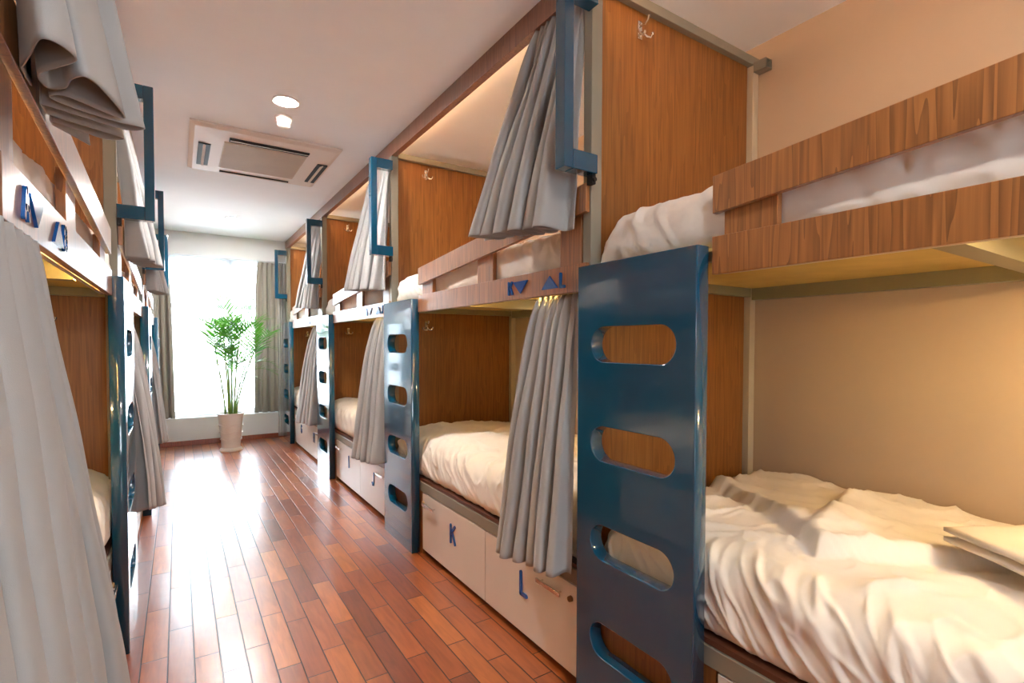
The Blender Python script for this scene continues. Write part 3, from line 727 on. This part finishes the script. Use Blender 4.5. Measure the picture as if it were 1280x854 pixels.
def downlight(x, y, label, lm='lamp'):
    t = thing('ceiling_light', label, 'ceiling light', (x, y, HC), 'recessed ceiling lights')
    bm = B(); lathe(bm, [(0.052, -0.001), (0.074, -0.001), (0.076, -0.006), (0.070, -0.009), (0.052, -0.004)], 40); obj('trim_ring', bm, M['plastic'], t, smooth=True, angle=0.7)
    bm = B(); lathe(bm, [(0.001, -0.004), (0.052, -0.004), (0.052, -0.0065), (0.001, -0.0065)], 40); obj('lens', bm, M[lm], t)
downlight(0.55, 3.29, 'glowing round ceiling light nearest the camera, just before the air conditioner')
downlight(0.53, 6.70, 'round ceiling light in the ceiling beyond the air conditioner, near the window')
downlight(0.55, -0.15, 'unseen round ceiling light added above the near end of the aisle', 'lamp_added')  # out of view, added to light the near end
t = thing('smoke_detector', 'small white smoke detector hanging beside the glowing ceiling light', 'smoke detector', (0.575, 3.53, HC))
bm = B(); lathe(bm, [(0.001, -0.0005), (0.050, -0.0005), (0.050, -0.020), (0.046, -0.026), (0.044, -0.040), (0.001, -0.040)], 40); obj('base', bm, M['plastic'], t, smooth=True, angle=0.5)
bm = B(); lathe(bm, [(0.001, -0.040), (0.040, -0.040), (0.040, -0.058), (0.030, -0.068), (0.012, -0.072), (0.001, -0.072)], 40); obj('sensor_head', bm, M['plastic'], t, smooth=True, angle=0.8)

# ------------------------------------------------------------------ palm
palm = thing('potted_palm', 'tall green areca palm in a cream pot in front of the window', 'potted plant', (0.53, 7.17, 0))
bm = B(); lathe(bm, [(0.001, 0.0), (0.125, 0.0), (0.130, 0.012), (0.122, 0.030), (0.104, 0.045), (0.108, 0.12), (0.125, 0.30), (0.135, 0.40), (0.140, 0.448), (0.152, 0.452), (0.152, 0.470), (0.138, 0.470), (0.130, 0.435), (0.001, 0.43)], 48)
pot = obj('pot', bm, M['pot'], palm, smooth=True, angle=0.6)
bm = B()
for k in range(3):      # raised flutes of the pot
    for s in range(24):
        a = s*2*PI/24; r = 0.112+0.012*k; z = 0.14+0.085*k
    pts = [((0.109+0.028*(k+1)/3.4)*math.cos(a_*2*PI/48), (0.109+0.028*(k+1)/3.4)*math.sin(a_*2*PI/48), 0.15+0.085*k+0.012*math.sin(a_*2*PI/12)) for a_ in range(49)]
    tube(bm, pts, 0.004, 6)
obj('relief_band', bm, M['pot'], palm, smooth=True)
bm = B(); lathe(bm, [(0.001, 0.425), (0.131, 0.425), (0.131, 0.444), (0.001, 0.450)], 32); obj('soil', bm, M['soil'], palm)
random.seed(12)
tips = []
canes = [(-0.055, 0.01, -0.10, 1.22), (-0.02, -0.03, -0.045, 1.36), (0.015, 0.02, 0.015, 1.30), (0.035, -0.02, 0.07, 1.42), (0.06, 0.015, 0.19, 1.18), (0.0, 0.05, -0.02, 1.05), (0.045, 0.04, 0.12, 1.02)]
for (x, y, lean, h) in canes:
    pts = []
    for k in range(9):
        t_ = k/8; pts.append((x+lean*t_**1.4, y+0.05*math.sin(t_*2+x*30)*t_, 0.43+(h-0.43)*t_))
    bm = B(); tube(bm, pts, [0.0105-0.004*k/8+(0.002 if k % 2 else 0) for k in range(9)], 8); obj('stem', bm, M['cane'], palm, smooth=True)
    tips.append(Vector(pts[-1])); 
def frond(base, az, elev, length, droop, nl, seed):
    random.seed(seed); bm = B()
    d = Vector((math.cos(az)*math.cos(elev), math.sin(az)*math.cos(elev), math.sin(elev)))
    p = base.copy(); pts = [p.copy()]; K = 16; dirs = [d.copy()]
    for k in range(K):
        d = (d+Vector((0, 0, -droop*(0.4+k/K)))).normalized(); p = p+d*length/K; pts.append(p.copy()); dirs.append(d.copy())
    tube(bm, pts, [0.0042*(1-0.8*k/K) for k in range(K+1)], 5)
    for i in range(nl):
        t_ = 0.16+0.84*i/(nl-1); k = min(int(t_*K), K-1); f = t_*K-k
        q = pts[k].lerp(pts[k+1], f); dd = dirs[k]
        sidev = dd.cross(Vector((0, 0, 1))).normalized(); upv = sidev.cross(dd)
        ll = length*0.46*math.sin(PI*(0.14+0.80*t_))**0.7*random.uniform(0.85, 1.1)
        for s in (-1, 1):
            ld = (sidev*s*0.80+dd*(0.62+0.5*t_)+upv*random.uniform(0.05, 0.40)).normalized()
            wv = ld.cross(upv).normalized()*0.0078
            prev = None; c = q.copy(); n_ = 5
            for m_ in range(n_+1):
                w = math.sin(PI*min(1, 0.18+0.82*m_/n_))**0.8 if m_ < n_ else 0.02
                c2 = c+Vector((0, 0, -0.012*(m_/n_)**2*ll*8))
                a = bm.verts.new(c2+wv*w); b_ = bm.verts.new(c2-wv*w)
                if prev: bm.faces.new((prev[0], a, b_, prev[1]))
                prev = (a, b_); c = c+ld*ll/n_
    mx = max(v.co.x for v in bm.verts); mn = min(v.co.x for v in bm.verts); my = max(v.co.y for v in bm.verts)
    for v in bm.verts:      # leaves bend back where they would touch the bunks or the window
        if mx > 0.60 and v.co.x > base.x: v.co.x = base.x+(v.co.x-base.x)*(0.60-base.x)/(mx-base.x)
        if mn < -0.58 and v.co.x < base.x: v.co.x = base.x+(v.co.x-base.x)*(-0.58-base.x)/(mn-base.x)
        if my > 0.58 and v.co.y > base.y: v.co.y = base.y+(v.co.y-base.y)*(0.58-base.y)/(my-base.y)
    return obj('frond', bm, M['leaf'], palm, smooth=True)
k = 0
for ti, tp in enumerate(tips):
    for (da, el) in ((0, 1.25), (1.6, 1.0), (3.3, 0.85), (4.9, 0.95)):
        az = da+ti*1.9+random.uniform(-.4, .4)
        ln = random.uniform(0.46, 0.66)*(0.7 if math.sin(az) > 0.6 else 1.0)
        frond(tp, az, el+random.uniform(-.12, .12), ln, 0.055+0.05*random.random(), 12, 200+k); k += 1
for (x, z, az, el, ln, dr, nl) in ((-0.10, 1.15, PI-0.1, 0.72, 0.62, 0.085, 14), (-0.08, 1.02, PI+0.3, 0.75, 0.50, 0.10, 12), (-0.06, 0.90, PI-0.3, 0.75, 0.40, 0.11, 10), (-0.05, 0.72, PI+0.1, 0.85, 0.28, 0.13, 8),
        (0.16, 1.12, -0.1, 0.75, 0.56, 0.10, 14), (0.14, 1.0, 0.2, 0.62, 0.52, 0.10, 13), (0.10, 0.90, -0.3, 0.75, 0.46, 0.12, 12), (0.06, 0.78, 0.1, 0.95, 0.34, 0.14, 10), (0.02, 0.95, -1.3, 1.0, 0.36, 0.14, 13), (0.0, 1.1, -1.8, 1.05, 0.38, 0.13, 13)):
    frond(Vector((x, -0.01, z)), az, el, ln, dr, nl, 300+k); k += 1

# ------------------------------------------------------------------ light
w = bpy.data.worlds.new('sky'); sc.world = w; w.use_nodes = True
bg = w.node_tree.nodes['Background']; bg.inputs['Color'].default_value = (0.78, 0.90, 1.0, 1); bg.inputs['Strength'].default_value = 6.0
ld = bpy.data.lights.new('window_portal', 'AREA'); ld.shape = 'RECTANGLE'; ld.size = 2.9; ld.size_y = 2.1; ld.cycles.is_portal = True
lo = bpy.data.objects.new('window_portal', ld); C.objects.link(lo); lo.location = (0.6, YB+0.36, 1.41); lo.rotation_euler = (-PI/2, 0, 0)
ld2 = bpy.data.lights.new('added_rear_portal', 'AREA'); ld2.shape = 'RECTANGLE'; ld2.size = 0.45; ld2.size_y = 1.7; ld2.cycles.is_portal = True
lo2 = bpy.data.objects.new('added_rear_portal', ld2); C.objects.link(lo2); lo2.location = (0.55, -2.21, 1.65); lo2.rotation_euler = (PI/2, 0, 0)  # portal for sky light through the added rear window

# ------------------------------------------------------------------ camera
F, YAW, PIT, ROLL, H, CY = 635.861, .5801, .0252, .0021, 1.3344, 18.5337
cd = bpy.data.cameras.new('camera'); cam = bpy.data.objects.new('camera', cd); C.objects.link(cam)
cd.sensor_fit = 'HORIZONTAL'; cd.sensor_width = 36; cd.lens = F/1280*36; cd.shift_y = CY/1280; cd.clip_start = 0.02
fw = Vector((math.sin(YAW)*math.cos(PIT), math.cos(YAW)*math.cos(PIT), -math.sin(PIT)))
rt = Vector((math.cos(YAW), -math.sin(YAW), 0)); up = rt.cross(fw)
R = Matrix((rt, up, -fw)).transposed().to_4x4()
cam.matrix_world = Matrix.Translation((0, 0, H)) @ R @ Matrix.Rotation(ROLL, 4, 'Z')
sc.camera = cam

sc.view_settings.view_transform = 'Standard'; sc.view_settings.look = 'None'
sc.view_settings.gamma = 1; sc.view_settings.use_curve_mapping = False
sc.view_settings.exposure = 2.06
cy = sc.cycles
cy.max_bounces = 10; cy.diffuse_bounces = 6; cy.glossy_bounces = 4; cy.transmission_bounces = 4; cy.transparent_max_bounces = 12
cy.sample_clamp_indirect = 6; cy.sample_clamp_direct = 0; cy.caustics_reflective = False; cy.caustics_refractive = False
cy.use_denoising = True
try: cy.denoiser = 'OPENIMAGEDENOISE'; cy.denoising_input_passes = 'RGB_ALBEDO_NORMAL'
except Exception: pass
